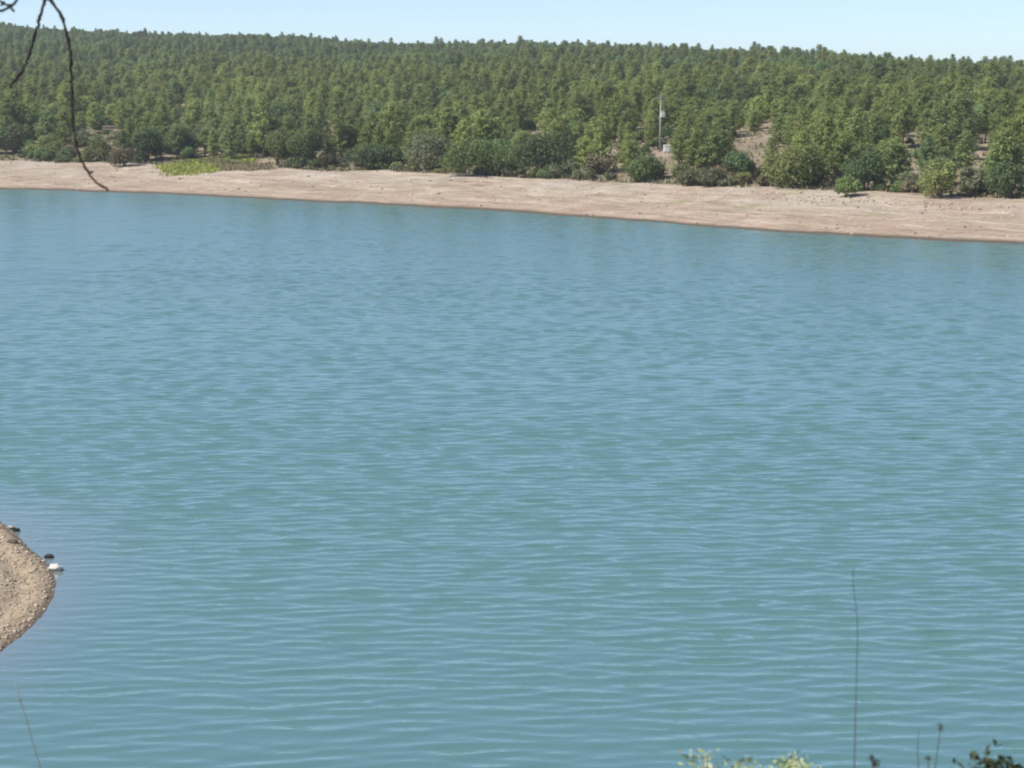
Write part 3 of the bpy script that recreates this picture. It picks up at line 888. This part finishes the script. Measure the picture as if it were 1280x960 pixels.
# ------------------------------------------------------------------ overhanging twigs from a tree beside the viewer
def smooth_path(pts, n):
    pts = np.array(pts, float); d = np.r_[0, np.cumsum(np.linalg.norm(np.diff(pts, axis=0), axis=1))]
    m_ = np.gradient(pts, d, axis=0); out = []
    for s in np.linspace(0, d[-1], n):
        i = min(np.searchsorted(d, s, 'right') - 1, len(d) - 2); h = d[i + 1] - d[i]; u = (s - d[i]) / h
        out.append((2 * u**3 - 3 * u**2 + 1) * pts[i] + (u**3 - 2 * u**2 + u) * h * m_[i] + (-2 * u**3 + 3 * u**2) * pts[i + 1] + (u**3 - u**2) * h * m_[i + 1])
    return np.array(out)
def twig(px, d0, d1, r0, r1, n=46, knob=.22):
    pts = [at_depth(x, y, 1.74 * d0 + 1.74 * (d1 - d0) * i / (len(px) - 1)) for i, (x, y) in enumerate(px)]
    pp = smooth_path(pts, n); u = np.linspace(0, 1, n)
    pp[1:-1] += rng.normal(0, .0011, (n - 2, 3))
    rr = r0 + (r1 - r0) * u
    rr = rr * (1 + knob * np.clip(np.sin(u * n * .82 + rng.uniform(0, 3, 1)), -.4, 1) + rng.normal(0, .06, n))
    s = MB(); s.tube([tuple(q) for q in pp], list(np.maximum(rr, .0012)), 7)
    # short buds standing off the twig
    for i in range(6, n - 2, 9):
        a = rng.normal(0, 1, 3); a[1] *= .4; a /= np.linalg.norm(a)
        q = pp[i]; L = rng.uniform(.004, .009)
        s.tube([tuple(q), tuple(q + a * (rr[i] + L * .5)), tuple(q + a * (rr[i] + L))], [.003, .0028, .001], 5)
    return s
tx, ty = -3.1, 1.2
base = np.array([tx, ty, float(bank_z(tx, ty))])
root = empty('overhanging_tree', base)
tag(root, 'bare dark twigs drooping into view from a tree over the water', 'tree')
def rel(s, name, part, mat, parent=root):
    s.v = [v - base for v in s.v]
    return link(part, s.mesh(name, mat, True), parent)
j = at_depth(58, -24, 2.6 * 1.74)
s = MB(); s.tube([base - [0, 0, .5], base + [.05, .05, 1.2], base + [.1, .1, 2.6], base + [.25, .1, 4.2]], [.17, .14, .11, .07], 10)
rel(s, 'tree_trunk', 'trunk', M['bark'])
s = MB(); s.tube([base + [.09, .09, 2.5], base + [.7, .6, 3.7], [(base[0] + j[0]) / 2 + .3, (base[1] + j[1]) / 2 + .3, j[2] + .75], tuple(j + [-.05, -.02, .25]), tuple(j)], [.06, .045, .03, .012, .007], 8)
rel(s, 'tree_limb', 'limb', M['bark_dark'])
s = twig([(58, -24), (56, 0), (51, 18), (46, 35), (40, 56), (34, 75), (26, 92), (13, 109)], 2.6, 2.5, .0040, .0030, 44)
rel(s, 'twig_one', 'twig', M['bark_dark'])
s = twig([(58, -24), (62, -2), (72, 12), (81, 32), (86, 56), (89, 90), (90, 125), (92, 160), (97, 188), (108, 212), (122, 229), (135, 238)], 2.6, 2.45, .0043, .0026, 70)
rel(s, 'twig_two', 'twig', M['bark_dark'])
s = twig([(26, -30), (23, -8), (18, 4), (12, 9), (4, 12), (-10, 14), (-30, 8)], 2.3, 2.2, .0034, .0026, 30, .1)
rel(s, 'twig_three', 'twig', M['bark_pale'])
s = twig([(-34, -12), (-14, -4), (0, 2), (8, 6), (16, 7)], 2.2, 2.3, .0030, .0022, 24, .1)
rel(s, 'twig_four', 'twig', M['bark_pale'])

# ------------------------------------------------------------------ plants on the near bank whose tips reach into the picture
M['stalk'] = leafy('dry_stalk', (.055, .060, .045), (.10, .10, .07))
M['stalk_pale'] = leafy('pale_stalk', (.16, .17, .13), (.26, .26, .20))
def stalk(px, depth, r, label, mat='stalk', twigs=(), heads=()):
    pts = [at_depth(x, y, depth) for x, y in px]
    b = pts[-1].copy(); low = pts[-1] + (pts[-1] - pts[-2]) / np.linalg.norm(pts[-1] - pts[-2]) * .1
    gz = float(bank_z(b[0], b[1])); gpt = np.array([b[0] + (low[0] - b[0]) * 1.2, b[1], gz])
    r *= .6
    root = empty('grass_stalk', gpt)
    tag(root, label, 'stalk', 'dry stalks on the near bank')
    path = smooth_path([gpt - [0, 0, .05], (gpt + b) / 2 + [.004, .004, 0]] + pts[::-1], 26)
    s = MB(); s.tube([tuple(q - gpt) for q in path], list(np.linspace(r * 1.4, r * .55, 26)), 6); link('stem', s.mesh('stalk_stem', M[mat], True), root)
    for a, c_ in twigs:
        s = MB(); s.tube([tuple(at_depth(*a, depth) - gpt), tuple(at_depth((a[0] + c_[0]) / 2, (a[1] + c_[1]) / 2 + 1, depth) - gpt), tuple(at_depth(*c_, depth) - gpt)], [r * .6, r * .5, r * .3], 5)
        link('side_twig', s.mesh('stalk_twig', M[mat], True), root)
    for (hx_, hy_), L, w in heads:
        c_ = at_depth(hx_, hy_, depth) - gpt; L *= .6; w *= .6
        C = c_ + rng.normal(0, 1, (40, 3)) * [w, w, L * .4]
        v, f = leaf_quads(C, np.tile([0, -.3, .5], (40, 1)), rng.uniform(.5, 1.2, 40) * w * 1.4, 1.8, .9)
        link('seed_head', mesh_np('stalk_head', v, f, M[mat]), root)
stalk([(1066, 712), (1067, 735), (1071, 765), (1071, 830), (1069, 900), (1068, 962)], 3.4, .0020, 'tallest thin dry stalk rising over the water with one short side twig',
      'stalk', [((1070.5, 764), (1059, 761))], [((1066.5, 722), .05, .0022)])
stalk([(1176, 907), (1173, 930), (1168, 965)], 3.2, .0026, 'short dry stalk with a seed head beside the almost black leafy tip', 'stalk', [], [((1176, 909), .016, .0045)])
stalk([(1148, 912), (1147, 935), (1148, 965)], 3.2, .0022, 'faint thin stalk next to the one with a seed head', 'stalk')
stalk([(1160, 946), (1161, 965)], 3.1, .0034, 'stubby stalk lowest of the small group at the picture bottom', 'stalk', [], [((1160, 948), .012, .004)])
stalk([(1089, 947), (1093, 954), (1095, 966)], 3.0, .0042, 'dark bent bud stem at the bottom of the picture', 'stalk', [], [((1089.5, 947), .010, .005), ((1094, 955), .010, .006)])
stalk([(18, 852), (24, 872), (31, 892), (40, 925), (52, 965)], 3.3, .0024, 'slanting thin stalk over the water below the gravel point', 'stalk_pale', [], [((25, 876), .03, .002)])

def leafy_plant(name, px, py, w, h, depth, mat, label, size, n, flower=None, cat='plant'):
    top = at_depth(px, py, depth); gz = float(bank_z(top[0], top[1]))
    H = top[2] - gz; m_ = depth / FPX
    root = empty(name, (top[0], top[1], gz)); tag(root, label, cat, 'plants on the near bank')
    s = MB(); k = 7; tips = []
    for i in range(k):
        a = i * 6.283 / k; ux = rng.uniform(-1, 1) * w * m_ * .5; hh = H - rng.uniform(0, 1) * h * m_ * (0 if i == 0 else 1)
        tip = np.array([ux, rng.uniform(-.05, .05), hh]); tips.append(tip)
        s.tube([(math.cos(a) * .03, math.sin(a) * .03, -.05), (ux * .5 + math.cos(a) * .08, math.sin(a) * .08, H * .5), tuple(tip)], [.0035, .0022, .0005], 5)
    link('stem', s.mesh('plant_stem', M['stalk_pale'], True), root)
    C, N = [], []
    for tip in tips:
        b_ = np.array([0, 0, 0.0]); q = n // k
        u = np.where(rng.uniform(0, 1, q) < .75, 1 - .06 * rng.uniform(0, 1, q) ** 1.5, rng.uniform(.45, .95, q))[:, None]
        C.append(tip * [1, 1, 0] * (.4 + .6 * u) + np.c_[np.zeros(q), np.zeros(q), tip[2] * u[:, 0]] + rng.normal(0, 1, (q, 3)) * [.016, .018, .007]); N.append(rng.normal(0, 1, (q, 3)) + [0, -.2, .8])
    C = np.concatenate(C); N = np.concatenate(N)
    v, f = leaf_quads(C, N, rng.uniform(.6, 1.2, len(C)) * size * .58, 1.7, .6)
    link('leaves', mesh_np('plant_leaves', v, f, mat), root)
    if flower:
        C = np.concatenate([tp + rng.normal(0, 1, (14, 3)) * [.006, .006, .005] for tp in tips])
        v, f = leaf_quads(C, np.tile([0, -.4, .8], (len(C), 1)), np.full(len(C), .0055), 1.1, .8)
        tag(link('flower', mesh_np('plant_flower', v, f, flower), root), kind='stuff')
M['lime'] = leafy('lime_leaves', (.20, .25, .08), (.36, .40, .17))
M['black_leaf'] = leafy('dark_tip_leaves', (.012, .018, .008), (.045, .055, .02))
M['cream'] = leafy('cream_petals', (.40, .42, .22), (.55, .55, .34))
leafy_plant('leafy_weed', 1002, 951, 34, 10, 3.1, M['lime'], 'yellow green weed with pale flower tips at the bottom of the picture', .013, 260, M['cream'])
leafy_plant('leafy_weed', 932, 956, 16, 7, 3.2, M['lime'], 'smaller lime green weed tip between the two pale flowered ones', .012, 180)
leafy_plant('leafy_weed', 880, 955, 20, 6, 3.2, M['lime'], 'pale flowered weed farthest from the dark leafy tip', .012, 180, M['cream'])
leafy_plant('dark_weed', 1245, 947, 30, 13, 2.9, M['black_leaf'], 'almost black leafy tip in the lower corner of the picture', .018, 420)

# short dry grass on the bank under the viewer
n = 2600
gx_ = rng.uniform(-13, 14, n); gy_ = rng.uniform(-6, 22, n); kp = np.hypot(gx_, gy_) > .8
gx_, gy_ = gx_[kp], gy_[kp]
o = link('bank_grass', blade_mesh('bank_grass', np.c_[gx_, gy_, bank_z(gx_, gy_) - .02], .16, .005, M['bank_grass'], 6, .5))
tag(o, 'short dry grass on the near bank', 'grass', kind='stuff')

# ------------------------------------------------------------------ the summer haze
_b = bmesh.new(); bmesh.ops.create_cube(_b, size=1.0)
me = bpy.data.meshes.new('haze'); _b.to_mesh(me); _b.free()
t = NT('haze_air')
v = t.n('ShaderNodeVolumePrincipled', Density=HAZE)
v.inputs['Color'].default_value = (.92, .96, 1.0, 1)
v.inputs['Anisotropy'].default_value = .2
t.t.links.new(v.outputs[0], t.out.inputs['Volume'])
me.materials.append(t.m)
o = link('haze', me, None, (0, 0, (84 - 7.5) / 2)); o.scale = (2 * S + 60, 2 * S + 60, 84 + 7.5)
tag(o, 'thin summer haze over the lake and the hill', kind='stuff')
